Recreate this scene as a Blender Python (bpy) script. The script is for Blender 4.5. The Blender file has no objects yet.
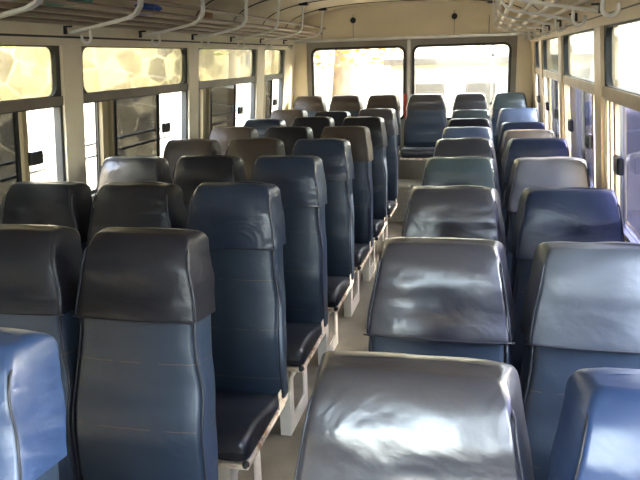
import bpy, bmesh, math, random
from mathutils import Vector, Matrix, noise
random.seed(7)
scene = bpy.context.scene
COL = scene.collection
EYE = 1.63                                   # camera height above the bus floor

# ------------------------------------------------------------------ camera
cam_d = bpy.data.cameras.new('camera'); cam = bpy.data.objects.new('camera', cam_d); COL.objects.link(cam)
F = Vector((-0.22036928, 0.94241665, -0.25157155)); R = Vector((0.97498141, 0.22052149, -0.02795558)); U = Vector((-0.02913113, 0.25143814, 0.96743488))
m = Matrix((R, U, -F)).transposed().to_4x4(); m.translation = Vector((0, 0, EYE)); cam.matrix_world = m
cam_d.sensor_width = 36; cam_d.lens = 36 * 700 / 640; cam_d.clip_start = 0.05; cam_d.clip_end = 500
scene.camera = cam
# ------------------------------------------------------------------ world, sun, exposure
w = bpy.data.worlds.new('sky'); scene.world = w; w.use_nodes = True
nt = w.node_tree; nt.nodes.clear()
sky = nt.nodes.new('ShaderNodeTexSky'); sky.sky_type = 'NISHITA'; sky.sun_disc = False
sky.sun_elevation = math.radians(30); sky.sun_rotation = math.radians(62); sky.air_density = 1.0; sky.dust_density = 2.2
bg = nt.nodes.new('ShaderNodeBackground'); bg.inputs['Strength'].default_value = 1.35
wo = nt.nodes.new('ShaderNodeOutputWorld')
hs = nt.nodes.new('ShaderNodeHueSaturation'); hs.inputs['Saturation'].default_value = .62   # hazy sky
nt.links.new(sky.outputs[0], hs.inputs['Color']); nt.links.new(hs.outputs[0], bg.inputs['Color']); nt.links.new(bg.outputs[0], wo.inputs['Surface'])
sd = bpy.data.lights.new('sun', 'SUN'); sun = bpy.data.objects.new('sun', sd); COL.objects.link(sun)
sd.energy = 3.2; sd.angle = math.radians(0.6); sd.color = (1.0, 0.93, 0.80)
sun.location = (6, -4, 12)
sun.rotation_euler = Vector((-0.78, -0.42, -0.36)).to_track_quat('-Z', 'Y').to_euler()
scene.view_settings.view_transform = 'Standard'; scene.view_settings.look = 'None'
scene.view_settings.gamma = 1.0; scene.view_settings.use_curve_mapping = False
scene.view_settings.exposure = 2.75

# ------------------------------------------------------------------ helpers
def mat(name, col, rough=.6, metal=0., spec=.5, noise_scale=None, col2=None, bump=0., bump_scale=40., coat=0., coatr=.2, nfac=(.35, .65)):
    M = bpy.data.materials.new(name); M.use_nodes = True; n = M.node_tree; p = n.nodes['Principled BSDF']
    p.inputs['Roughness'].default_value = rough; p.inputs['Metallic'].default_value = metal
    p.inputs['Specular IOR Level'].default_value = spec
    p.inputs['Coat Weight'].default_value = coat; p.inputs['Coat Roughness'].default_value = coatr
    p.inputs['Base Color'].default_value = (*col, 1)
    tc = n.nodes.new('ShaderNodeTexCoord')
    if noise_scale is None: noise_scale = 9.; col2 = tuple(c * .86 for c in col)
    t = n.nodes.new('ShaderNodeTexNoise'); t.inputs['Scale'].default_value = noise_scale; t.inputs['Detail'].default_value = 5
    r = n.nodes.new('ShaderNodeValToRGB'); r.color_ramp.elements[0].position = nfac[0]; r.color_ramp.elements[1].position = nfac[1]
    r.color_ramp.elements[0].color = (*col, 1); r.color_ramp.elements[1].color = (*col2, 1)
    n.links.new(tc.outputs['Object'], t.inputs['Vector']); n.links.new(t.outputs['Fac'], r.inputs['Fac']); n.links.new(r.outputs[0], p.inputs['Base Color'])
    if bump:
        t2 = n.nodes.new('ShaderNodeTexNoise'); t2.inputs['Scale'].default_value = bump_scale; t2.inputs['Detail'].default_value = 3
        b = n.nodes.new('ShaderNodeBump'); b.inputs['Strength'].default_value = bump; b.inputs['Distance'].default_value = .01
        n.links.new(tc.outputs['Object'], t2.inputs['Vector']); n.links.new(t2.outputs['Fac'], b.inputs['Height']); n.links.new(b.outputs[0], p.inputs['Normal'])
    return M

def vinyl(name, col, col2=None, rough=.36, wrinkle=.35, threads=False, spec=.7, coat=.35, coatr=.38):
    """seat vinyl: slightly mottled colour, fine grain and soft creases that differ from seat to seat"""
    M = bpy.data.materials.new(name); M.use_nodes = True; n = M.node_tree; N = n.nodes; L = n.links; p = N['Principled BSDF']
    p.inputs['Roughness'].default_value = rough; p.inputs['Specular IOR Level'].default_value = spec
    p.inputs['Coat Weight'].default_value = coat; p.inputs['Coat Roughness'].default_value = coatr
    tc = N.new('ShaderNodeTexCoord'); oi = N.new('ShaderNodeObjectInfo')
    sc = N.new('ShaderNodeMath'); sc.operation = 'MULTIPLY'; sc.inputs[1].default_value = 37.; L.new(oi.outputs['Random'], sc.inputs[0])
    ad = N.new('ShaderNodeVectorMath'); ad.operation = 'ADD'; L.new(tc.outputs['Object'], ad.inputs[0]); L.new(sc.outputs[0], ad.inputs[1])
    t = N.new('ShaderNodeTexNoise'); t.inputs['Scale'].default_value = 6; t.inputs['Detail'].default_value = 4; L.new(ad.outputs[0], t.inputs['Vector'])
    r = N.new('ShaderNodeValToRGB'); r.color_ramp.elements[0].position = .38; r.color_ramp.elements[1].position = .66
    c2 = col2 or tuple(c * 1.45 for c in col)
    r.color_ramp.elements[0].color = (*col, 1); r.color_ramp.elements[1].color = (*c2, 1); L.new(t.outputs['Fac'], r.inputs['Fac'])
    out = r.outputs[0]
    if threads:                                             # worn brown quilting threads across the panel
        sp = N.new('ShaderNodeSeparateXYZ'); L.new(tc.outputs['Object'], sp.inputs[0])
        last = None
        for z in (.455, .65, .83):
            d = N.new('ShaderNodeMath'); d.operation = 'SUBTRACT'; L.new(sp.outputs['Z'], d.inputs[0]); d.inputs[1].default_value = z
            a = N.new('ShaderNodeMath'); a.operation = 'ABSOLUTE'; L.new(d.outputs[0], a.inputs[0])
            l = N.new('ShaderNodeMath'); l.operation = 'LESS_THAN'; L.new(a.outputs[0], l.inputs[0]); l.inputs[1].default_value = .0011
            if last is None: last = l.outputs[0]
            else:
                s = N.new('ShaderNodeMath'); s.operation = 'ADD'; L.new(last, s.inputs[0]); L.new(l.outputs[0], s.inputs[1]); last = s.outputs[0]
        tn = N.new('ShaderNodeTexNoise'); tn.inputs['Scale'].default_value = 28; L.new(ad.outputs[0], tn.inputs['Vector'])
        g = N.new('ShaderNodeMath'); g.operation = 'GREATER_THAN'; g.inputs[1].default_value = .46; L.new(tn.outputs['Fac'], g.inputs[0])
        mu = N.new('ShaderNodeMath'); mu.operation = 'MULTIPLY'; L.new(last, mu.inputs[0]); L.new(g.outputs[0], mu.inputs[1])
        mx = N.new('ShaderNodeMixRGB'); L.new(mu.outputs[0], mx.inputs['Fac']); L.new(out, mx.inputs['Color1']); mx.inputs['Color2'].default_value = (.12, .085, .06, 1)
        out = mx.outputs[0]
    L.new(out, p.inputs['Base Color'])
    mp = N.new('ShaderNodeMapping'); mp.inputs['Scale'].default_value = (5, 5, 9); mp.inputs['Rotation'].default_value = (0, .5, 0); L.new(ad.outputs[0], mp.inputs['Vector'])
    w1 = N.new('ShaderNodeTexNoise'); w1.inputs['Scale'].default_value = 1.1; w1.inputs['Detail'].default_value = 2.5; w1.inputs['Distortion'].default_value = 1.2; L.new(mp.outputs[0], w1.inputs['Vector'])
    w2 = N.new('ShaderNodeTexNoise'); w2.inputs['Scale'].default_value = 60; w2.inputs['Detail'].default_value = 3; L.new(ad.outputs[0], w2.inputs['Vector'])
    b1 = N.new('ShaderNodeBump'); b1.inputs['Strength'].default_value = wrinkle; b1.inputs['Distance'].default_value = .018; L.new(w1.outputs['Fac'], b1.inputs['Height'])
    b2 = N.new('ShaderNodeBump'); b2.inputs['Strength'].default_value = .12; b2.inputs['Distance'].default_value = .004; L.new(w2.outputs['Fac'], b2.inputs['Height']); L.new(b1.outputs[0], b2.inputs['Normal'])
    L.new(b2.outputs[0], p.inputs['Normal'])
    if 'Coat Normal' in p.inputs: L.new(b2.outputs[0], p.inputs['Coat Normal'])
    return M

def glass(name, tint, gloss=.1, rough=.05, dirt=.0, dirtcol=(.5, .48, .4)):
    """thin tinted sheet: coloured transmission, a mirror share and a dusty diffuse share"""
    M = bpy.data.materials.new(name); M.use_nodes = True; n = M.node_tree; N = n.nodes; L = n.links; N.clear()
    tr = N.new('ShaderNodeBsdfTransparent'); tr.inputs['Color'].default_value = (*tint, 1)
    gl = N.new('ShaderNodeBsdfGlossy'); gl.inputs['Roughness'].default_value = rough
    df = N.new('ShaderNodeBsdfDiffuse'); df.inputs['Color'].default_value = (*dirtcol, 1)
    fr = N.new('ShaderNodeFresnel'); fr.inputs['IOR'].default_value = 1.45
    mu = N.new('ShaderNodeMath'); mu.operation = 'ADD'; mu.inputs[1].default_value = gloss * .2; 
    ge = N.new('ShaderNodeNewGeometry'); bk = N.new('ShaderNodeMath'); bk.operation = 'SUBTRACT'; bk.inputs[0].default_value = 1.; L.new(ge.outputs['Backfacing'], bk.inputs[1])
    fm = N.new('ShaderNodeMath'); fm.operation = 'MULTIPLY'; L.new(fr.outputs[0], fm.inputs[0]); L.new(bk.outputs[0], fm.inputs[1]); L.new(fm.outputs[0], mu.inputs[0])
    tc = N.new('ShaderNodeTexCoord'); t = N.new('ShaderNodeTexNoise'); t.inputs['Scale'].default_value = 7; t.inputs['Detail'].default_value = 6
    L.new(tc.outputs['Object'], t.inputs['Vector'])
    dm = N.new('ShaderNodeMath'); dm.operation = 'MULTIPLY'; dm.inputs[1].default_value = dirt * 2; L.new(t.outputs['Fac'], dm.inputs[0])
    m1 = N.new('ShaderNodeMixShader'); L.new(mu.outputs[0], m1.inputs[0]); L.new(tr.outputs[0], m1.inputs[1]); L.new(gl.outputs[0], m1.inputs[2])
    m2 = N.new('ShaderNodeMixShader'); L.new(dm.outputs[0], m2.inputs[0]); L.new(m1.outputs[0], m2.inputs[1]); L.new(df.outputs[0], m2.inputs[2])
    o = N.new('ShaderNodeOutputMaterial'); L.new(m2.outputs[0], o.inputs['Surface'])
    return M

def link(name, bm, material, parent=None, smooth=False, sharp=None):
    bmesh.ops.recalc_face_normals(bm, faces=bm.faces[:])
    me = bpy.data.meshes.new(name); bm.to_mesh(me); bm.free()
    if smooth:
        for p in me.polygons: p.use_smooth = True
        if sharp: me.set_sharp_from_angle(angle=math.radians(sharp))
    o = bpy.data.objects.new(name, me); COL.objects.link(o)
    me.materials.append(material)
    if parent: o.parent = parent
    return o
def tag(o, label, cat, group=None, kind=None):
    if label: o['label'] = label
    if cat: o['category'] = cat
    if group: o['group'] = group
    if kind: o['kind'] = kind
    return o
def struct(o, label=None):
    o['kind'] = 'structure'
    if label: o['label'] = label
    return o
def empty(name, loc=(0, 0, 0)):
    o = bpy.data.objects.new(name, None); o.empty_display_size = .1; COL.objects.link(o); o.location = loc; return o
def box(bm, x0, x1, y0, y1, z0, z1, fn=None):
    vs = []
    for x in (x0, x1):
        for y in (y0, y1):
            for z in (z0, z1):
                p = (x, y, z) if fn is None else fn(x, y, z)
                vs.append(bm.verts.new(p))
    for f in ((0, 1, 3, 2), (4, 6, 7, 5), (0, 4, 5, 1), (2, 3, 7, 6), (0, 2, 6, 4), (1, 5, 7, 3)):
        bm.faces.new([vs[i] for i in f])
def bbox_bevel(bm, w=.004, seg=2):
    bmesh.ops.bevel(bm, geom=bm.edges[:], offset=w, segments=seg, affect='EDGES', profile=.5)
def tube(bm, pts, r, n=8, cap=True, closed=False):
    pts = [Vector(p) for p in pts]; rings = []; N = len(pts); prev = None
    for i, p in enumerate(pts):
        if closed: t = pts[(i + 1) % N] - pts[i - 1]
        else: t = pts[min(i + 1, N - 1)] - pts[max(i - 1, 0)]
        t.normalize()
        if prev is None:
            a = Vector((0, 0, 1)) if abs(t.z) < .9 else Vector((1, 0, 0)); prev = t.cross(a).normalized()
        prev = (prev - t * prev.dot(t)).normalized(); b = t.cross(prev)
        rr = r[i] if isinstance(r, (list, tuple)) else r
        rings.append([bm.verts.new(p + prev * math.cos(2 * math.pi * k / n) * rr + b * math.sin(2 * math.pi * k / n) * rr) for k in range(n)])
    M = N if closed else N - 1
    for i in range(M):
        A, B = rings[i], rings[(i + 1) % N]
        for k in range(n): bm.faces.new((A[k], A[(k + 1) % n], B[(k + 1) % n], B[k]))
    if cap and not closed: bm.faces.new(rings[0][::-1]); bm.faces.new(rings[-1])
def rrect(u0, u1, v0, v1, r, n=6):
    out = []
    for (cu, cv, a0) in ((u1 - r, v1 - r, 0), (u0 + r, v1 - r, 90), (u0 + r, v0 + r, 180), (u1 - r, v0 + r, 270)):
        for i in range(n + 1):
            a = math.radians(a0 + 90 * i / n); out.append((cu + r * math.cos(a), cv + r * math.sin(a)))
    return out
def plate_with_hole(bm, outer, hole, d0, d1, fn, n=6):
    """solid plate between a rectangle and a rounded hole; fn(u, v, d) gives the point"""
    H = hole; u0, u1, v0, v1 = outer; O = []
    cs = [(u1, v1), (u0, v1), (u0, v0), (u1, v0)]
    for q in range(4):
        for i in range(n + 1): O.append(cs[q])
    K = len(H); L = []
    for d in (d0, d1):
        L.append(([bm.verts.new(fn(*p, d)) for p in O], [bm.verts.new(fn(*p, d)) for p in H]))
    for i in range(K):
        j = (i + 1) % K
        for (o_, h_) in L: bm.faces.new((o_[i], o_[j], h_[j], h_[i]))
        bm.faces.new((L[0][1][i], L[0][1][j], L[1][1][j], L[1][1][i]))
        bm.faces.new((L[0][0][i], L[0][0][j], L[1][0][j], L[1][0][i]))
    bmesh.ops.remove_doubles(bm, verts=bm.verts[:], dist=1e-5)
    bmesh.ops.dissolve_degenerate(bm, edges=bm.edges[:], dist=1e-6)
def sheet(bm, poly, d0, d1, fn):
    a = [bm.verts.new(fn(u, v, d0)) for u, v in poly]; b = [bm.verts.new(fn(u, v, d1)) for u, v in poly]
    bm.faces.new(a); bm.faces.new(b[::-1]); K = len(a)
    for i in range(K): bm.faces.new((a[i], a[(i + 1) % K], b[(i + 1) % K], b[i]))

CX = -0.76                                             # centre line of the bus
def wx(side, z, d=0.):                                 # inner face of the side wall; z above floor, d inward
    return CX + side * (1.24 + .08 * (EYE - z) - d)
def wall_fn(side):
    return lambda u, v, d: (wx(side, v, d), u, v)       # u along the bus, v height, d inward depth

# ------------------------------------------------------------------ materials
M_beige = mat('painted_beige_panel', (.74, .66, .49), .45, noise_scale=3, col2=(.66, .58, .42))
M_ceil = mat('ceiling_laminate', (.74, .64, .45), .5, noise_scale=2.2, col2=(.66, .57, .39))
M_rail = mat('window_rail_paint', (.55, .44, .27), .4, noise_scale=5, col2=(.42, .33, .20))  # right rails and stiles: warm bounce light put into the colour
M_railL = mat('weathered_window_rail', (.17, .145, .11), .45, noise_scale=5, col2=(.12, .10, .08))  # darker tone for the left rails
M_grey = mat('grey_rear_panel', (.30, .27, .22), .5, noise_scale=3, col2=(.23, .205, .17))
M_rubber = mat('black_rubber', (.02, .022, .022), .5)
M_alu = mat('dull_aluminium', (.45, .44, .42), .35, metal=.8)
M_silver = mat('silver_trim', (.6, .58, .53), .35, metal=.5)
M_white = mat('chipped_white_enamel', (.85, .81, .71), .45, noise_scale=14, col2=(.78, .73, .62))
M_rust = mat('rusty_white_edge', (.80, .70, .55), .6, noise_scale=22, col2=(.45, .25, .12), nfac=(.52, .66))
M_black = mat('black_plastic', (.012, .012, .013), .35)
M_tube = mat('bronze_grey_tube', (.33, .25, .18), .35, metal=.35)
M_tubeR = mat('tan_enamel_tube', (.62, .50, .33), .35, metal=.2)  # lighter copy of the tube tone: light on the right rack put into the colour
M_hook = mat('white_plastic_hook', (.75, .74, .68), .4)
M_floor = mat('worn_floor_sheet', (.27, .24, .185), .75, noise_scale=5, col2=(.20, .175, .13), bump=.25, bump_scale=90)
M_plat = mat('speckled_platform', (.42, .39, .31), .6, noise_scale=60, col2=(.30, .27, .21))
M_stone = None
G_up = glass('dusty_upper_glass', (.43, .415, .335), dirt=.02)
G_upR = glass('clear_upper_glass', (.41, .415, .39), dirt=.02)
G_dark = glass('dark_sliding_glass', (.165, .165, .155), dirt=.012, dirtcol=(.20, .20, .17))
G_darkR = glass('blue_tinted_sliding_glass', (.24, .24, .32), dirt=.01)
G_clear = glass('clear_rear_glass', (.62, .615, .57), dirt=.015)
G_wind = glass('clear_windscreen', (.97, .98, .97), dirt=.01)
# ------------------------------------------------------------------ setting: floor, walls, ceiling
YF, YB = -1.6, 7.55                                     # front and rear inner faces
bm = bmesh.new(); box(bm, CX - 1.42, CX + 1.42, YF - .05, YB + .05, -.06, 0); struct(link('floor', bm, M_floor))
bm = bmesh.new()
for i in range(24):                                     # ribs of the floor sheet in the aisle
    x = -.70 + i * .0195; box(bm, x, x + .006, YF, 6.88, 0, .002)
o = link('trim_1', bm, M_floor); struct(o, 'ribbed aisle strip of the worn floor')

POSTS = [(-1.6, -1.42), (.06, .22), (1.62, 1.78), (3.125, 3.295), (4.665, 4.83), (6.21, 6.43), (7.13, 7.55)]
ZS, ZR0, ZR1, ZT = .95, 1.44, 1.485, 1.722             # sill, rail, top of the upper windows
for side, nm in ((-1, 'left'), (1, 'right')):
    fn = wall_fn(side); g = lambda x, y, z: (wx(side, z, x), y, z)
    bm = bmesh.new()
    box(bm, -.05, 0, YF, YB, 0, ZS, g)
    for a, b in POSTS: box(bm, -.05, .02, a, b, ZS, ZT, g)
    box(bm, -.05, .025, YF, YB, ZT, ZT + .035, g)
    box(bm, -.05, .005, YF, YB, ZT + .045, 1.86, g)
    box(bm, -.05, .03, YF, YB, ZS - .03, ZS, g)
    struct(link('wall_' + nm, bm, M_beige if side < 0 else mat('warm_beige_panel', (.66, .53, .34), .42, noise_scale=3, col2=(.56, .45, .28))))  # right wall: warm light on the posts put into its beige
    if side < 0:                                          # dark panels added out of view to cut light and reflections from the left
        bm = bmesh.new(); box(bm, -.05, .012, -1.42, .06, ZS, ZT, g); box(bm, -.05, .012, .22, 1.62, ZS, ZT, g)
        struct(link('wall_left', bm, mat('dark_entry_panel', (.05, .05, .055), .5)), 'dark closed panel of the left wall near the entry')
    bm = bmesh.new(); box(bm, -.04, .006, YF, YB, ZT + .034, ZT + .046, g)
    struct(link('trim_%d' % (2 if side < 0 else 3), bm, M_rubber), 'black groove along the top of the %s windows' % nm)

# ceiling: cove and flat crown
def ceil_z(x, lift=0):
    u = min(1., abs(x - CX) / 1.235); return 1.85 + (.30 + lift) * (1 - u ** 2.7) ** (1 / 2.7)
bm = bmesh.new(); NU = 48; rows = []
for y in (YF, YB):
    for off in (0, .04):
        rows.append([bm.verts.new((CX + 1.235 * math.sin(math.pi / 2 * (2 * i / NU - 1)), y, ceil_z(CX + 1.235 * math.sin(math.pi / 2 * (2 * i / NU - 1))) + off)) for i in range(NU + 1)])
for i in range(NU):
    bm.faces.new((rows[0][i], rows[0][i + 1], rows[2][i + 1], rows[2][i])); bm.faces.new((rows[1][i], rows[3][i], rows[3][i + 1], rows[1][i + 1]))
    bm.faces.new((rows[0][i], rows[1][i], rows[1][i + 1], rows[0][i + 1])); bm.faces.new((rows[2][i], rows[2][i + 1], rows[3][i + 1], rows[3][i]))
struct(link('ceiling', bm, M_ceil, smooth=True, sharp=50))
RIBS = [.1 + .785 * i - .785 * 0 for i in range(10)]
RIBS = [3.24 - .785 * 5 + .785 * i for i in range(11)]
bm = bmesh.new()
for y in RIBS:
    tube(bm, [(CX + 1.22 * math.sin(a), y + .02, ceil_z(CX + 1.22 * math.sin(a)) - .002) for a in [math.pi / 2 * (i / 20 - 1) for i in range(41)]], .006, 6)
struct(link('trim_4', bm, M_rubber), 'black seams across the curved ceiling')

# rear wall
yfn = lambda u, v, d: (u, YB - d, v)
bm = bmesh.new()
LW = (-1.785, -.81); RW = (-.706, .255); WZ = (.98, 1.715)
plate_with_hole(bm, (CX - 1.30, -.758, .93, 1.79), rrect(*LW, *WZ, .06), 0, -.05, yfn)
struct(link('wall_rear', bm, M_grey))
for prt in (((-.758, CX + 1.30, .93, 1.79), rrect(*RW, *WZ, .06)),):
    bm = bmesh.new(); plate_with_hole(bm, prt[0], prt[1], 0, -.05, yfn); struct(link('wall_rear', bm, M_grey))
bm = bmesh.new(); box(bm, CX - 1.36, CX + 1.36, YB, YB + .05, 0, .93); struct(link('wall_rear', bm, M_grey))
bm = bmesh.new(); pts = [(CX + 1.235 * math.sin(math.pi / 2 * (i / 20 - 1)),) for i in range(41)]
poly = [(CX - 1.26, 1.79)] + [(p[0], ceil_z(p[0]) + .01) for p in pts] + [(CX + 1.26, 1.79)]
sheet(bm, poly, .012, -.04, yfn); struct(link('wall_rear', bm, M_ceil), 'beige curved panel above the rear windows')
bm = bmesh.new(); box(bm, CX - 1.22, CX + 1.22, YB - .035, YB, 1.79, 1.825); bbox_bevel(bm, .006); struct(link('trim_5', bm, M_silver), 'silver strip above the rear windows')
for a, b in ((CX - 1.25, -1.85), (.325, CX + 1.25)):
    bm = bmesh.new(); box(bm, a, b, YB - .02, YB, .9, 1.79); bbox_bevel(bm, .005); struct(link('trim_9', bm, M_beige), 'beige corner panel beside the rear window')
bm = bmesh.new(); box(bm, -.775, -.742, YB - .015, YB, .93, 1.79); bbox_bevel(bm, .003); struct(link('trim_6', bm, M_silver), 'slim metal strip between the two rear windows')
bm = bmesh.new()
for x in (-1.34, -.30): box(bm, x - .003, x + .003, YB - .0155, YB - .0115, 1.825, 2.06)
box(bm, -1.68, -1.672, YB - .0155, YB - .0115, 1.825, 2.03); box(bm, .04, .048, YB - .0155, YB - .0115, 1.825, 2.0)
struct(link('trim_7', bm, M_grey), 'panel joints above the rear windows')
for k, (a, b) in enumerate((LW, RW)):
    e = struct(empty('window_%d' % (20 + k), ((a + b) / 2, YB, WZ[0])))
    bm = bmesh.new(); outer = rrect(a - .018, b + .018, WZ[0] - .018, WZ[1] + .018, .075); inner = rrect(a + .008, b - .008, WZ[0] + .008, WZ[1] - .008, .052)
    for d0, d1 in ((.012, -.02),):
        A = [[bm.verts.new(yfn(u, v, d)) for u, v in q] for q in (outer, inner) for d in (d0, d1)]
        K = len(outer)
        for i in range(K):
            j = (i + 1) % K
            for p, q in ((0, 2), (2, 3), (3, 1), (1, 0)): bm.faces.new((A[p][i], A[p][j], A[q][j], A[q][i]))
    o = link('window_gasket', bm, M_rubber, e); o.matrix_parent_inverse = Matrix.Translation(-e.location)
    bm = bmesh.new(); sheet(bm, rrect(a, b, *WZ, .06), -.01, -.015, yfn)
    o = link('window_pane', bm, G_clear, e); o.matrix_parent_inverse = Matrix.Translation(-e.location)
for nm, x, lb in (('panel_knob', -1.34, 'round black knob on the beige panel over the left rear window'), ('panel_knob', -.30, 'round black knob on the beige panel over the right rear window')):
    bm = bmesh.new(); tube(bm, [(0, 0, 0), (0, -.012, 0), (0, -.022, 0), (0, -.027, 0)], [.03, .03, .024, .012], 14)
    o = link('panel_knob', bm, M_black, smooth=True, sharp=40); o.location = (x, YB - .012, 2.0); tag(o, lb, 'knob', 'knobs above the rear windows')

# front wall with the windscreen (behind the camera)
bm = bmesh.new(); ffn = lambda u, v, d: (u, YF + d, v)
plate_with_hole(bm, (CX - 1.36, CX + 1.36, .5, 2.0), rrect(CX - .30, CX + 1.15, .80, 1.80, .1), 0, -.05, ffn)
M_front = mat('dark_grey_front_panel', (.06, .06, .065), .6)
struct(link('wall_front', bm, M_front))
bm = bmesh.new(); box(bm, CX - 1.36, CX + 1.36, YF - .05, YF, 0, .5); struct(link('wall_front', bm, M_front))
bm = bmesh.new(); box(bm, CX - 1.26, CX + 1.26, YF - .05, YF, 2.0, 2.19); struct(link('wall_front', bm, M_beige))
e = struct(empty('window_30', (CX, YF, .8)))
bm = bmesh.new(); sheet(bm, rrect(CX - .30, CX + 1.15, .80, 1.80, .1), -.02, -.026, ffn)
o = link('windscreen_pane', bm, G_wind, e); o.matrix_parent_inverse = Matrix.Translation(-e.location)

# side windows, bay by bay
def side_window(n, side, y0, y1, stiles, panes, latches, upper=None):
    """stiles, panes: lists of (from, to) along the bus; latches: positions along the bus"""
    fn = wall_fn(side); g = lambda x, y, z: (wx(side, z, x), y, z)
    e = struct(empty('window_%d' % n, (wx(side, ZS), (y0 + y1) / 2, ZS))); inv = Matrix.Translation(-e.location)
    def ch(name, bm, m, par=None, **k):
        o = link(name, bm, m, par or e, **k)
        o.matrix_parent_inverse = inv if par is None else Matrix.Identity(4)
        return o
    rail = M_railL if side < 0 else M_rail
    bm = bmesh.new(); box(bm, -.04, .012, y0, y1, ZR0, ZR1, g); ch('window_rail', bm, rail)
    bm = bmesh.new(); plate_with_hole(bm, (y0, y1, ZR1, ZT), rrect(y0 + .035, y1 - .035, ZR1 + .004, ZT - .006, .05), -.02, .004, fn); ch('window_gasket', bm, M_rubber)
    bm = bmesh.new(); sheet(bm, rrect(y0 + .03, y1 - .03, ZR1 + .002, ZT - .004, .05), -.008, -.013, fn); ch('upper_pane', bm, G_up if side < 0 else G_upR)
    bm = bmesh.new(); plate_with_hole(bm, (y0, y1, ZS, ZR0), rrect(y0 + .022, y1 - .022, ZS + .02, ZR0 - .006, .004), -.03, .006, fn); ch('window_frame', bm, M_rubber if side < 0 else M_alu)
    for a, b in stiles:
        bm = bmesh.new(); box(bm, -.02, .008, a, b, ZS + .02, ZR0 - .006, g); ch('window_stile', bm, M_rail if side > 0 else mat('yellowed_stile', (.30, .24, .13), .5))
    for a, b, d in panes:
        bm = bmesh.new(); sheet(bm, [(a, ZS + .02), (b, ZS + .02), (b, ZR0 - .006), (a, ZR0 - .006)], -.012 - d, -.016 - d, fn)
        p = ch('sliding_pane', bm, G_dark if side < 0 else G_darkR)
        bm = bmesh.new(); w_ = .016
        for q0, q1 in ((a, a + w_), (b - w_, b)): box(bm, -.022 - d, -.004 - d, q0, q1, ZS + .02, ZR0 - .006, g)
        q = link('pane_frame', bm, M_black if side < 0 else M_alu, p)
    for y in latches:
        bm = bmesh.new(); box(bm, .006, .03, y - .045, y + .045, 1.185, 1.25, g); bbox_bevel(bm, .006)
        ch('window_latch', bm, M_black)
W = [ # left side
 (-1, 1.78, 3.125, [(2.80, 2.835)], [(2.15, 2.79, 0), (1.85, 2.25, .01)], [2.87]),
 (-1, 3.295, 4.665, [(3.50, 3.555), (3.60, 3.62)], [(3.64, 4.24, 0), (3.49, 3.70, .012)], [4.285]),
 (-1, 4.83, 6.21, [(4.95, 5.0), (5.07, 5.09)], [(5.12, 5.72, 0), (4.94, 5.2, .012)], [5.765]),
 (-1, 6.43, 7.13, [(6.48, 6.53)], [(6.52, 6.80, 0)], [6.82]),
 (1, -1.42, .06, [(-.95, -.9)], [(-.9, -.3, 0)], [-.28]),
 (1, .22, 1.62, [(.62, .68)], [(.68, 1.3, 0)], [1.32]),
 (1, 1.78, 3.125, [(2.86, 2.90), (2.96, 3.0), (3.05, 3.08)], [(2.15, 2.84, 0), (1.82, 2.2, .01)], [2.74]),
 (1, 3.295, 4.665, [(3.42, 3.46), (4.30, 4.34), (4.42, 4.46), (4.54, 4.58)], [(3.47, 3.95, 0), (3.85, 4.32, .012)], [3.5, 4.25]),
 (1, 4.83, 6.21, [(5.0, 5.04), (5.85, 5.89), (6.0, 6.05)], [(5.02, 5.5, 0), (5.4, 5.84, .012)], [5.1, 5.8]),
 (1, 6.43, 7.13, [(6.6, 6.66), (6.9, 6.95)], [(6.66, 6.9, 0)], [6.7]),
]
for i, a in enumerate(W): side_window(i + 1, *a)

# ------------------------------------------------------------------ outside
def outside_mat(name, kind):
    M = bpy.data.materials.new(name); M.use_nodes = True; N = M.node_tree.nodes; L = M.node_tree.links; p = N['Principled BSDF']; p.inputs['Roughness'].default_value = .9
    tc = N.new('ShaderNodeTexCoord')
    mp = N.new('ShaderNodeMapping'); L.new(tc.outputs['Object'], mp.inputs['Vector'])
    if kind == 'stone':
        mp.inputs['Scale'].default_value = (2.2, 2.0, 3.6)
        wn = N.new('ShaderNodeTexNoise'); wn.inputs['Scale'].default_value = 2; L.new(mp.outputs[0], wn.inputs['Vector'])
        mx = N.new('ShaderNodeMixRGB'); mx.inputs['Fac'].default_value = .12; L.new(mp.outputs[0], mx.inputs['Color1']); L.new(wn.outputs['Color'], mx.inputs['Color2'])
        v = N.new('ShaderNodeTexVoronoi'); v.inputs['Scale'].default_value = 1; L.new(mx.outputs[0], v.inputs['Vector'])
        v2 = N.new('ShaderNodeTexVoronoi'); v2.feature = 'DISTANCE_TO_EDGE'; v2.inputs['Scale'].default_value = 1; L.new(mx.outputs[0], v2.inputs['Vector'])
        r = N.new('ShaderNodeValToRGB'); r.color_ramp.elements[0].color = (.06, .056, .048, 1); r.color_ramp.elements[1].color = (.30, .265, .18, 1)
        sp = N.new('ShaderNodeSeparateColor'); L.new(v.outputs['Color'], sp.inputs[0]); L.new(sp.outputs[0], r.inputs['Fac'])
        r2 = N.new('ShaderNodeValToRGB'); r2.color_ramp.elements[0].position = .02; r2.color_ramp.elements[1].position = .06
        r2.color_ramp.elements[0].color = (.30, .28, .21, 1); r2.color_ramp.elements[1].color = (0, 0, 0, 1); L.new(v2.outputs['Distance'], r2.inputs['Fac'])
        m3 = N.new('ShaderNodeMixRGB'); m3.blend_type = 'LIGHTEN'; m3.inputs['Fac'].default_value = 1; L.new(r.outputs[0], m3.inputs['Color1']); L.new(r2.outputs[0], m3.inputs['Color2'])
        L.new(m3.outputs[0], p.inputs['Base Color'])
    return M
M_stone = outside_mat('sunlit_stone_masonry', 'stone')
M_ground = mat('dusty_ground', (.42, .37, .28), .95, noise_scale=.8, col2=(.34, .30, .22))
M_bark = mat('pale_bark', (.42, .32, .22), .9, noise_scale=6, col2=(.30, .22, .15))
M_leafO = mat('orange_blossom', (.75, .28, .05), .7, noise_scale=3, col2=(.60, .42, .08))
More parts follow.
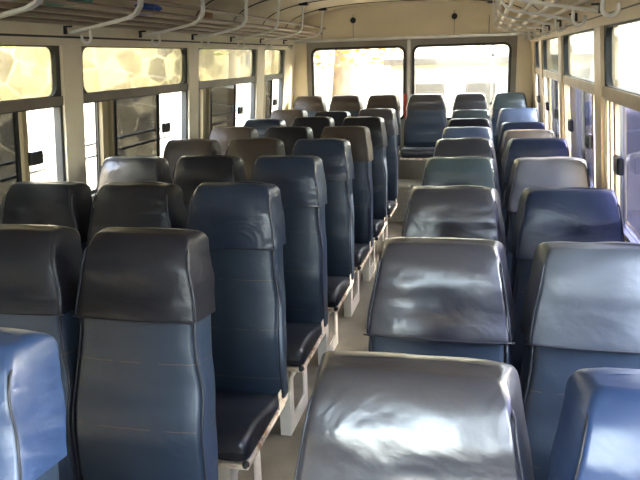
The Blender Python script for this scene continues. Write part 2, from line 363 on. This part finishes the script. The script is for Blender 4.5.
M_leafG = mat('yellow_green_leaves', (.32, .40, .08), .7, noise_scale=3, col2=(.50, .48, .12))
M_plaster = mat('pale_plaster', (.80, .76, .64), .9)
M_yplaster = mat('yellow_plaster', (.30, .26, .15), .9)
M_indigo = mat('indigo_coachwork', (.025, .023, .12), .35, coat=.2)
M_dkglass = mat('dark_window_glass', (.03, .035, .05), .08)
M_roofc = mat('tan_grey_roof', (.22, .20, .17), .7)
GZ = -.95
bm = bmesh.new(); box(bm, -60, 60, -60, 90, GZ - .2, GZ); struct(link('ground', bm, M_ground))

def solid(name, dims, m, parent=None, bev=0):
    bm = bmesh.new(); box(bm, *dims)
    if bev: bbox_bevel(bm, bev)
    return link(name, bm, m, parent)
# stone retaining wall on the left
bm = bmesh.new(); NY, NZ = 150, 30; G_ = []
for i in range(NY + 1):
    y = -8 + i * .163
    G_.append([bm.verts.new((-4.52 + .06 * noise.noise(Vector((y * 2.4, j * .36, 0))) + .03 * noise.noise(Vector((y * 7, j * 1.1, 3))), y, GZ + j * .147)) for j in range(NZ + 1)])
bk = [[bm.verts.new((-4.95, -8 + i * .163, z)) for z in (GZ, GZ + NZ * .147)] for i in (0, NY)]
for i in range(NY):
    for j in range(NZ): bm.faces.new((G_[i][j], G_[i + 1][j], G_[i + 1][j + 1], G_[i][j + 1]))
bm.faces.new([q[-1] for q in G_] + [bk[1][1], bk[0][1]]); bm.faces.new([q[0] for q in G_] + [bk[1][0], bk[0][0]])
bm.faces.new(G_[0] + [bk[0][1], bk[0][0]]); bm.faces.new(G_[-1] + [bk[1][1], bk[1][0]]); bm.faces.new((bk[0][0], bk[0][1], bk[1][1], bk[1][0]))
o = link('stone_wall', bm, M_stone); tag(o, 'sunlit rubble stone wall outside the left windows', 'wall')
# guard bars outside the left windows
for z in (1.20, 1.13):
    bm = bmesh.new(); tube(bm, [(wx(-1, z) - .09, -1.4, z), (wx(-1, z) - .09, 7.4, z)], .009, 8)
    o = link('guard_rail', bm, M_alu, smooth=True, sharp=50); tag(o, 'thin %s guard bar running outside the left windows' % ('upper' if z > 1.15 else 'lower'), 'rail', 'guard bars outside the left windows')
    for a, b in POSTS[1:]:
        bm = bmesh.new(); tube(bm, [(wx(-1, z) - .05, (a + b) / 2, z), (wx(-1, z) - .09, (a + b) / 2, z)], .007, 6)
        link('bar_stay', bm, M_alu, o)

def tree(label, loc, h, r, crown, m, nleaf=1600, trunk=.2, lean=.0, leaf=.12):
    e = empty('tree', loc); tag(e, label, 'tree')
    bm = bmesh.new()
    tube(bm, [(lean * (i / 5) ** 2 + .05 * math.sin(i * 2.1), .04 * math.cos(i * 1.7), h * i / 5) for i in range(6)], [trunk * (1.15 - .1 * i) for i in range(6)], 12)
    for k in range(6):
        a = k * 1.05; z = h * (.72 + .05 * k)
        tube(bm, [(lean * .6, 0, z), (lean * .6 + math.cos(a) * r * .4, math.sin(a) * r * .4, z + .4), (lean + math.cos(a) * r * .8, math.sin(a) * r * .8, z + 1.0)], [trunk * .4, trunk * .25, trunk * .08], 7)
    link('trunk', bm, M_bark, e, smooth=True, sharp=60)
    bm = bmesh.new()
    for _ in range(nleaf):
        while True:
            v = Vector([random.uniform(-1, 1) for _ in range(3)])
            if v.length < 1 and noise.noise(v * 2.6 + Vector(loc)) > -.12: break
        c = Vector((lean + v.x * r, v.y * r, crown + v.z * r * .62)); s = leaf * random.uniform(.6, 1.3)
        rot = Matrix.Rotation(random.uniform(0, 6.28), 3, 'Z') @ Matrix.Rotation(random.uniform(-1.2, 1.2), 3, 'X')
        q = [bm.verts.new(c + rot @ Vector(p) * s) for p in ((-.5, 0, 0), (0, -.3, .06), (.6, 0, 0), (0, .3, .06))]
        bm.faces.new(q)
    link('foliage', bm, m, e)
    return e
tree('thick tree trunk with orange blossom seen through the left rear window', (-2.75, 14.5, GZ), 4.2, 2.3, 3.75, M_leafO, 2600, .28)
tree('slender pale tree right of the thick trunk behind the bus', (-4.6, 20.2, GZ), 4.6, 1.8, 4.6, M_leafO, 1400, .09)
tree('yellow green tree over the low pale building behind the bus', (1.2, 25, GZ), 4.2, 2.6, 4.0, M_leafG, 2600, .16)
tree('green leafed tree beyond the far left side window', (-4.0, 11.2, GZ), 3.6, 1.2, 3.4, M_leafG, 1500, .12)
# low pale building behind
e = empty('low_building', (-.2, 17.5, GZ)); tag(e, 'low pale building with shallow roof behind the right rear window', 'building')
bm = bmesh.new(); box(bm, -2.0, 2.6, 0, 4, 0, 2.35); link('wall', bm, M_plaster, e)
bm = bmesh.new(); box(bm, -2.15, 2.75, -.25, 4.2, 2.35, 2.5); link('roof', bm, M_roofc, e)
for x in (-1.4, -.2, 1.2):
    bm = bmesh.new(); box(bm, x, x + .7, -.03, .05, 1.1, 1.9); f_ = link('window', bm, M_roofc, e)
# metal gate frame behind
e = empty('gate_frame', (.12, 10.2, GZ)); tag(e, 'tall open metal frame standing behind the right rear window', 'gate')
for x in (0, .62):
    bm = bmesh.new(); box(bm, x - .02, x + .02, -.02, .02, 0, 2.75); link('post', bm, M_alu, e)
for z in (1.9, 2.55):
    bm = bmesh.new(); box(bm, -.02, .64, -.02, .02, z - .018, z + .018); link('crossbar', bm, M_alu, e)
# blue bus parked on the right
e = empty('parked_bus', (1.75, 0, GZ)); tag(e, 'indigo bus parked alongside, seen through the right windows', 'bus')
bm = bmesh.new(); box(bm, 0, 2.3, -4, 5.2, .35, 2.42); bbox_bevel(bm, .12, 4); link('body', bm, M_indigo, e, smooth=True, sharp=40)
for k in range(6):
    bm = bmesh.new(); box(bm, -.012, .02, -3.6 + k * 1.42, -2.35 + k * 1.42, 1.55, 2.1); bbox_bevel(bm, .01); link('window', bm, M_dkglass, e)
bm = bmesh.new(); box(bm, -.01, .01, -3.8, 5.0, 1.28, 1.34); link('stripe', bm, M_alu, e)
for y in (-2.6, 3.7):
    bm = bmesh.new(); tube(bm, [(.02, y, .46), (.28, y, .46)], .46, 24); link('wheel', bm, M_rubber, e, smooth=True, sharp=40)
# yellow building further right
e = empty('yellow_building', (6.5, 6, GZ)); tag(e, 'sunlit yellow building beyond the parked bus on the right', 'building')
bm = bmesh.new(); box(bm, 0, 5, 0, 26, 0, 4.4); link('wall', bm, M_yplaster, e)
bm = bmesh.new(); box(bm, -.5, 5.3, -.3, 26.3, 4.4, 4.6); link('roof', bm, M_roofc, e)
for k in range(9):
    bm = bmesh.new(); box(bm, -.04, .05, 1 + k * 2.7, 2.3 + k * 2.7, 2.2, 3.4); f_ = link('window', bm, M_roofc, e)
    bm = bmesh.new(); box(bm, -.06, -.03, 1.1 + k * 2.7, 2.2 + k * 2.7, 2.3, 3.3); link('pane', bm, M_dkglass, f_)
tree('broad yellow green tree beyond the right windows', (5.2, 4.0, GZ), 3.4, 2.0, 3.9, M_leafG, 2200, .16)

# ------------------------------------------------------------------ luggage racks
def rack(side, nm, tm):
    X = lambda d: CX + side * (1.24 - d)                 # d inward from the wall
    e = empty('luggage_rack', (X(.4), 3, 1.80)); inv = Matrix.Translation(-e.location)
    tag(e, 'overhead luggage rack of parallel tubes along the %s side' % nm, 'luggage rack', None)
    e['label'] = 'overhead luggage rack of %s tubes on white straps above the %s windows' % (('bronze grey' if side < 0 else 'tan'), nm)
    prof = [(.42, 2.085), (.405, 1.99), (.40, 1.93), (.395, 1.895), (.37, 1.862), (.33, 1.843), (.22, 1.822), (.10, 1.80), (.015, 1.785)]
    for y in RIBS:
        bm = bmesh.new(); L = []
        for i, (d, z) in enumerate(prof):
            a = Vector(prof[max(i - 1, 0)]); b = Vector(prof[min(i + 1, len(prof) - 1)]); t = (b - a).normalized(); nn = Vector((-t.y, t.x)) * .006
            w_ = .024 if side > 0 else .020
            L.append([bm.verts.new((X(d + sx * nn.x), y + sy * w_, z + sx * nn.y)) for sx, sy in ((-1, -1), (1, -1), (1, 1), (-1, 1))])
        for i in range(len(L) - 1):
            for k in range(4): bm.faces.new((L[i][k], L[i][(k + 1) % 4], L[i + 1][(k + 1) % 4], L[i + 1][k]))
        bm.faces.new(L[0]); bm.faces.new(L[-1][::-1])
        s = link('rack_strap', bm, M_hook, e, smooth=True, sharp=50); s.matrix_parent_inverse = inv
        bm = bmesh.new(); box(bm, min(X(.38), X(.46)), max(X(.38), X(.46)), y - .03, y + .03, ceil_z(X(.42)) - .022, ceil_z(X(.42)) + .01); bbox_bevel(bm, .004)
        c = link('strap_clamp', bm, M_black, s)
    for i, (d, z) in enumerate(((.383, 1.925), (.350, 1.876), (.270, 1.854), (.190, 1.838), (.110, 1.822))):
        bm = bmesh.new(); tube(bm, [(X(d), YF + .25, z), (X(d), YB - .13, z)], .0115 if side < 0 else .0135, 10)
        s = link('rack_tube', bm, tm, e, smooth=True, sharp=50); s.matrix_parent_inverse = inv
        s['label'] = 'straight tube'
    # wall clips
    for y in RIBS:
        bm = bmesh.new(); box(bm, min(X(-.0), X(.03)), max(X(-.0), X(.03)), y - .075, y - .06, 1.775, 1.815); box(bm, min(X(.0), X(.06)), max(X(.0), X(.06)), y - .075, y - .06, 1.806, 1.815)
        s = link('wall_clip', bm, M_black, e); s.matrix_parent_inverse = inv
    return e
rack(-1, 'left', M_tube); rack(1, 'right', M_tubeR)
# hanging hooks
ords = ['first', 'second', 'third', 'fourth', 'fifth', 'sixth', 'seventh', 'eighth', 'ninth']
bmh = bmesh.new(); pts = [(0, 0, .035)] + [(.0 * i, .025 * math.cos(a) * 1, -.0 + .025 * math.sin(a)) for i, a in enumerate([math.radians(d) for d in range(0, -215, -15)])]
pts = [(0, .025, .05), (0, .025, .02)] + [(0, .025 * math.cos(math.radians(d)), .025 * math.sin(math.radians(d))) for d in range(0, -225, -15)]
tube(bmh, pts, .0075, 8)
proto = link('strap_hook', bmh, M_hook, smooth=True, sharp=60); first = True
for side, nm, d in ((-1, 'left', .07), (1, 'right', .09)):
    n = 0
    for y in RIBS:
        y = y + .04
        if y < 2.2 or y > 7.3: continue
        o = proto if first else proto.copy()
        if not first: COL.objects.link(o)
        first = False
        o.location = (CX + side * (1.24 - d), y, 1.76); o.rotation_euler.z = math.radians(90 if side > 0 else -90)
        n += 1
        tag(o, 'white plastic J hook under the %s luggage rack, %s from the camera' % (nm, ords[n - 1]), 'hook', 'hooks below the luggage racks')
# small things lying on the left rack
M_teal = mat('teal_plastic', (.03, .30, .24), .4); M_blue = mat('blue_wrapper', (.03, .10, .50), .4); M_brown = mat('brown_carton', (.45, .25, .12), .8)
def crumple(name, loc, size, m, label, cat, seed):
    bm = bmesh.new(); bmesh.ops.create_icosphere(bm, subdivisions=3, radius=1)
    for v in bm.verts:
        k = 1 + .35 * noise.noise(v.co * 2.2 + Vector((seed, 0, 0))); v.co = Vector((v.co.x * size[0] * k, v.co.y * size[1] * k, v.co.z * size[2] * k))
    o = link(name, bm, m); o.location = loc; tag(o, label, cat)
crumple('plastic_bag', (-1.74, 2.84, 1.915), (.09, .17, .042), M_teal, 'crumpled teal plastic bag lying on the left rack nearest the camera', 'bag', 1)
crumple('wrapper', (-1.74, 3.60, 1.905), (.06, .09, .034), M_blue, 'small blue wrapper lying on the left rack', 'wrapper', 4)
crumple('paper_scrap', (-1.76, 2.46, 1.90), (.06, .05, .03), M_hook, 'crumpled white scrap on the left rack at the photo edge', 'paper', 7)
solid_c = bmesh.new(); box(solid_c, -.025, .025, -.045, .045, 0, .045); bbox_bevel(solid_c, .003)
o = link('carton', solid_c, M_brown); o.location = (CX - 1.24 + .33, 4.25, 1.889); tag(o, 'small brown carton on the left luggage rack', 'box')

bm = bmesh.new(); box(bm, -.806, -.778, YB - .03, YB - .018, .98, 1.24); bbox_bevel(bm, .003)
o = link('red_strap', bm, mat('red_webbing', (.55, .05, .03), .7)); tag(o, 'narrow red strap hanging on the rear wall beside the wide aisle seat', 'strap')
# ------------------------------------------------------------------ rear platform
bm = bmesh.new(); box(bm, CX - 1.30, CX + 1.26, 6.92, YB, 0, .33); bbox_bevel(bm, .008)
struct(link('trim_8', bm, M_plat), 'speckled raised base under the rear row of seats')

# ------------------------------------------------------------------ seats
V_body = vinyl('slate_blue_vinyl', (.020, .034, .058), (.025, .040, .066), rough=.42, wrinkle=.12, threads=True, spec=.45, coat=.15, coatr=.35)
V_seat = vinyl('dark_cushion_vinyl', (.008, .010, .018), rough=.4, wrinkle=.2, coat=.2)
V_pipe = mat('dark_piping', (.02, .022, .03), .4); V_pipeB = mat('worn_piping', (.22, .15, .09), .6, noise_scale=30, col2=(.05, .05, .06), nfac=(.45, .6))
M_thread = mat('pale_thread', (.35, .32, .28), .8)
CAP = {
 'black':    vinyl('black_cap_vinyl', (.010, .010, .014), (.010, .010, .016), rough=.42, wrinkle=.2, spec=.3, coat=.22, coatr=.25),
 'navy':     vinyl('navy_cap_vinyl', (.008, .018, .042), (.011, .024, .052), rough=.4, wrinkle=.4, spec=.5, coat=.4, coatr=.28),
 'indigo':   vinyl('indigo_cap_vinyl', (.008, .020, .048), (.011, .027, .062), rough=.4, wrinkle=.3),
 'charcoal': vinyl('charcoal_cap_vinyl', (.026, .027, .036), (.034, .035, .046), rough=.32, wrinkle=.28, coat=.7, coatr=.3),
 'brown':    vinyl('brown_cap_vinyl', (.036, .026, .020), (.055, .040, .030), rough=.5, wrinkle=.25, spec=.4, coat=.1),
 'blue':     vinyl('blue_cap_vinyl', (.018, .046, .13), (.024, .058, .15), rough=.38, wrinkle=.3),
 'slate':    vinyl('slate_grey_cap_vinyl', (.05, .058, .072), (.065, .075, .09), rough=.42, wrinkle=.2),
 'pale':     vinyl('pale_grey_cap_vinyl', (.10, .105, .125), (.13, .135, .15), rough=.4, wrinkle=.15),
 'green':    vinyl('grey_green_cap_vinyl', (.035, .055, .062), (.05, .075, .08), rough=.35, wrinkle=.3),
 'lightblue': vinyl('light_blue_cap_vinyl', (.06, .085, .14), (.08, .11, .17), rough=.35, wrinkle=.25),
 'taupe':    vinyl('taupe_cap_vinyl', (.085, .065, .05), (.13, .10, .075), rough=.5, wrinkle=.2, coat=.2),
}
WORD = {'indigo': 'glossy navy', 'black': 'black', 'navy': 'navy blue', 'charcoal': 'charcoal', 'brown': 'brown', 'blue': 'bright blue', 'slate': 'slate grey', 'pale': 'pale grey', 'green': 'grey green', 'lightblue': 'light blue', 'taupe': 'taupe'}

def ss(a, b, t): t = max(0, min(1, (t - a) / (b - a))); return t * t * (3 - 2 * t)
def interp(tab, z):
    for (z0, a), (z1, b) in zip(tab, tab[1:]):
        if z <= z1:
            t = (z - z0) / (z1 - z0); t = t * t * (3 - 2 * t); return a + (b - a) * t
    return tab[-1][1]
# front face (y, towards camera negative), thickness and half width by height
YFRONT = [(.34, -.100), (.50, -.120), (.62, -.120), (.80, -.078), (.94, -.058), (1.06, -.036), (1.18, -.002)]
THICK = [(.34, .085), (.60, .115), (.80, .095), (.92, .098), (1.06, .125), (1.18, .12)]
HALF = [(.34, .212), (.70, .211), (.94, .200), (1.18, .166)]
def ring_pts(hw, yf, th, r, n=5):
    return rrect(-hw, hw, yf, yf + th, r, n)
def loft(bm, rings):
    R_ = [[bm.verts.new(p) for p in r] for r in rings]
    for a, b in zip(R_, R_[1:]):
        K = len(a)
        for i in range(K): bm.faces.new((a[i], a[(i + 1) % K], b[(i + 1) % K], b[i]))
    bm.faces.new(R_[0][::-1]); bm.faces.new(R_[-1])
def subdiv_ring(pts, m=10):                             # add points along the flat front/back runs
    out = []; K = len(pts)
    for i in range(K):
        a = Vector(pts[i]); b = Vector(pts[(i + 1) % K]); out.append(a)
        if i in (5, 17):
            for k in range(1, m): out.append(a.lerp(b, k / m))
    return out
def make_body():
    bm = bmesh.new(); rings = []
    zs = [.345, .36] + [.38 + .02 * i for i in range(30)]
    for i, z in enumerate(zs):
        ins = .012 if i == 0 else 0
        g = 0.
        for q in (.455, .65, .83): g += .004 * math.exp(-((z - q) / .012) ** 2)
        hw = interp(HALF, z) - ins; yf = interp(YFRONT, z) + ins; th = interp(THICK, z) - 2 * ins
        pts = subdiv_ring(ring_pts(hw, yf, th, .024))
        out = []
        for p in pts:
            crown = (1 - (abs(p.x) / hw) ** 2.5) * .012
            fr = (p.y - yf) < .02
            out.append((p.x * (1 - (.015 + .08 * ss(.72, .90, z)) * (1 - (p.y - yf) / th)), p.y - (crown - g if fr else -crown * .4), z))
        rings.append(out)
    loft(bm, rings); return bm
def make_cap(seed):
    bm = bmesh.new(); rings = []
    zs = [.905, .915] + [.92 + .0165 * i for i in range(1, 14)]
    TOPZ = 1.174; rt = .052
    zs = [.945, .948, .96] + [.975 + .015 * i for i in range(12)]
    zs = [z for z in zs if z < TOPZ - rt] + [TOPZ - rt + rt * math.sin(math.radians(a)) for a in (0, 15, 30, 45, 58, 70, 80, 88)]
    for i, z in enumerate(zs):
        s = max(0, (z - (TOPZ - rt)) / rt); ins = rt * (1 - math.sqrt(max(0, 1 - s * s))) if s > 0 else 0
        flare = .004 + .002 * math.exp(-((z - .945) / .02) ** 2)
        hw = interp(HALF, z) + flare - ins * .42; yf = interp(YFRONT, z) - flare + ins * .5; th = interp(THICK, z) + 2 * flare - 1.95 * ins
        th = max(th, .008)
        pts = subdiv_ring(ring_pts(hw, yf, th, min(.012, th * .45)))
        out = []
        for p in pts:
            cu = abs(p.x) / hw; crown = max(0, 1 - cu ** 3) * .012
            fr = (p.y - yf) < th * .5
            q = Vector((p.x * (1 - .085 * (1 - min(1, max(0, (p.y - yf) / .09)))), p.y - (crown if fr else -crown * .5), z))
            nz = noise.noise(Vector((q.x * 7 + seed * 5.3, q.z * 9, seed))) * .006 + noise.noise(Vector((q.x * 16 + q.z * 14 + seed, q.z * 22 - q.x * 9, seed * 2.))) * .0045
            q.y -= nz * (1 if fr else -1) * (1 - s * .6)
            q.z += (.004 * noise.noise(Vector((q.x * 9, seed * 3, 0))) if i == 0 or s > .5 else 0)
            if i == 0: pass
            q.z -= .006 * (cu ** 6) * s
            out.append(tuple(q))
        rings.append(out)
    loft(bm, rings); return bm
def edge_line(zs, extra, cap=False):
    return lambda s: [(s * (interp(HALF, z) * (.985 - .08 * ss(.72, .90, z)) + extra - .003), interp(YFRONT, z) - extra + .004, z) for z in zs]
def make_cushion():
    bm = bmesh.new(); rings = []
    # loft from front (y=-.50) to back (y=-.04)
    ys = [-.515, -.512, -.50, -.48, -.44, -.38, -.30, -.20, -.10, -.04, -.03]
    for i, y in enumerate(ys):
        e = {0: .03, 1: .018, 2: .006}.get(i, 0); e2 = .01 if i == len(ys) - 1 else 0
        top = .425 - .045 * ss(-.42, -.05, y) - e - e2; bot = .334 + e * .5
        hw = .203 - e * .6 - e2
        out = []
        for (x, z) in rrect(-hw, hw, bot, top, .024, 5):
            z2 = z + ((1 - (abs(x) / hw) ** 2) * .012 if z > (bot + top) / 2 else 0)
            out.append((x, y, z2))
        rings.append(out)
    loft(bm, rings); return bm
def make_leg(x):
    bm = bmesh.new(); f = lambda u, v, d: (x + d, u, v)
    plate_with_hole(bm, (-.50, -.19, .0, .322), rrect(-.44, -.25, .075, .25, .012, 3), -.004, .004, f, 3)
    box(bm, x - .045 if x > 0 else x - .004, x + .004 if x > 0 else x + .045, -.506, -.498, 0, .322)
    return bm
caps = []
def seat_proto():
    e = empty('bus_seat'); P = []
    body = link('backrest', make_body(), V_body, e, smooth=True, sharp=55); 
    cap = link('headrest_cover', make_cap(1), CAP['navy'], e, smooth=True, sharp=60); cap['label'] = 'sewn vinyl cover over the top of the backrest'
    cush = link('seat_cushion', make_cushion(), V_seat, e, smooth=True, sharp=60); cush['label'] = 'black padded seat cushion'
    for s in (-1, 1):
        bm = bmesh.new(); tube(bm, edge_line([.37 + .03 * i for i in range(20)], .001)(s), .0035, 6)
        link('piping', bm, V_pipe, body, smooth=True)
    for s in (-1, 1):
        bm = bmesh.new(); tube(bm, [(s * ((interp(HALF, z) + .006) * .918 - .002), interp(YFRONT, z) - .006, z) for z in [.95 + .0195 * i for i in range(10)]] + [(s * .150, .012, 1.146), (s * .148, .030, 1.160)], .0026, 6)
        link('edge_seam', bm, V_pipe, cap, smooth=True)
    bm = bmesh.new()
    tube(bm, [(x, interp(YFRONT, .95) - .0105 - .012 * (1 - (abs(x) / .2) ** 3) + .004 * (abs(x) / .2) ** 8, .948) for x in [-.198 + .0198 * i for i in range(21)]], .0022, 6)
    link('hem_seam', bm, V_pipe, cap, smooth=True)
    bm = bmesh.new(); box(bm, -.2045, .2045, -.521, -.06, .318, .337); bbox_bevel(bm, .003); 
    fr = link('seat_frame', bm, M_rust, e); fr['label'] = 'chipped cream metal rim with rust'
    bm = bmesh.new(); bmesh.ops.create_uvsphere(bm, u_segments=12, v_segments=8, radius=.014)
    for v in bm.verts: v.co += Vector((.193, -.512, .333))
    link('corner_knob', bm, M_black, fr, smooth=True)
    for s in (-1, 1):
        bm = bmesh.new(); box(bm, min(s * .199, s * .204), max(s * .199, s * .204), -.14, -.02, .325, .405)
        bbox_bevel(bm, .002); link('hinge_bracket', bm, M_rust, e)
    for x in (-.12, .12): link('leg', make_leg(x), M_white, e)
    return e
proto = seat_proto()
cap_meshes = [None]
proto_cap = [c for c in proto.children if c.name.startswith('headrest_cover')][0]
cap_meshes = [proto_cap.data]
for s in range(2, 8):
    bm = make_cap(s); bmesh.ops.recalc_face_normals(bm, faces=bm.faces[:]); me = bpy.data.meshes.new('headrest_cover'); bm.to_mesh(me); bm.free()
    for p in me.polygons: p.use_smooth = True
    me.set_sharp_from_angle(angle=math.radians(60)); me.materials.append(CAP['navy']); cap_meshes.append(me)
used = [False]
def place_seat(x, y, ztop, cap, label, group, idx, width=.405, rear=False):
    if not used[0]: r = proto; used[0] = True; kids = list(proto.children)
    else:
        r = proto.copy(); COL.objects.link(r)
        for ch in list(proto.children):
            c = ch.copy(); COL.objects.link(c); c.parent = r
            for g in ch.children:
                d = g.copy(); COL.objects.link(d); d.parent = c
    r.location = (x, y, 0)
    s = width / .419
    z0 = .33 if rear else 0.
    r.location.z = z0
    for c in [c for c in bpy.data.objects if c.parent == r]:
        if c.name.startswith(('backrest', 'headrest_cover')):
            k = (ztop - z0 - .345) / (1.174 - .345); c.scale = (s, 1, k); c.location.z = .345 * (1 - k)
        elif c.name.startswith('leg'): c.scale = (1, 1, .05) if rear else (1, 1, 1)
        else: c.scale = (s, 1, 1)
        if c.name.startswith('headrest_cover'):
            c.data = cap_meshes[idx % len(cap_meshes)]
            c.material_slots[0].link = 'OBJECT'; c.material_slots[0].material = CAP[cap]
    tag(r, label, 'seat', group)
    return r

NUM = {1: 'nearest', 2: 'second', 3: 'third', 4: 'fourth', 5: 'fifth', 6: 'sixth', 7: 'seventh', 8: 'eighth'}
Y0, DY = .205, .75
columns = {
 'LA': (-.912, .398, 'left aisle column', {1: ('blue', 0), 2: ('black', .005), 3: ('navy', .005), 4: ('navy', .005), 5: ('navy', 0), 6: ('brown', 0), 7: ('black', 0), 8: ('charcoal', .01)}),
 'LM': (-1.318, .398, 'left middle column', {2: ('black', .005), 3: ('black', 0), 4: ('black', .005), 5: ('brown', .005), 6: ('black', 0), 7: ('black', .005), 8: ('black', -.01)}),
 'LO': (-1.722, .398, 'left window column', {3: ('black', .0), 4: ('charcoal', 0), 5: ('brown', 0), 6: ('brown', 0), 7: ('navy', -.01), 8: ('brown', .01)}),
 'RI': (-.092, .392, 'right aisle column', {1: ('charcoal', 0), 2: ('charcoal', 0), 3: ('charcoal', 0), 4: ('green', 0), 5: ('charcoal', 0), 6: ('lightblue', -.01), 7: ('black', -.02), 8: ('green', -.01)}),
 'RO': (.303, .392, 'right window column', {1: ('blue', 0), 2: ('slate', 0), 3: ('indigo', 0), 4: ('pale', 0), 5: ('indigo', 0), 6: ('taupe', -.03), 7: ('indigo', -.05), 8: ('lightblue', 0)}),
}
idx = 0
for key, (x, wd, cname, rows_) in columns.items():
    for k, (cap, dz) in rows_.items():
        idx += 1
        lab = 'bus seat with %s headrest cover, %s from the camera in the %s' % (WORD[cap], NUM[k], cname)
        place_seat(x, Y0 + DY * k, 1.174 + dz, cap, lab, 'seats of the ' + cname, idx, wd)
# rear row of six on the raised base
rear = [(-1.78, .375, 'brown', 'leftmost seat of the rear row, brown top against the rear window'),
        (-1.39, .375, 'brown', 'second seat from the left in the rear row, brown top'),
        (-1.00, .375, 'brown', 'third rear row seat, brown top just left of the window divider'),
        (-.555, .43, 'charcoal', 'wide dark rear seat facing straight down the aisle'),
        (-.12, .365, 'charcoal', 'dark rear row seat just right of the wide aisle seat'),
        (.265, .365, 'green', 'rightmost seat of the rear row beside the right corner panel')]
for i, (x, wd, cap, lab) in enumerate(rear):
    place_seat(x, 7.30, 1.245, cap, lab, 'rear row seats', i + 3, wd, rear=True)
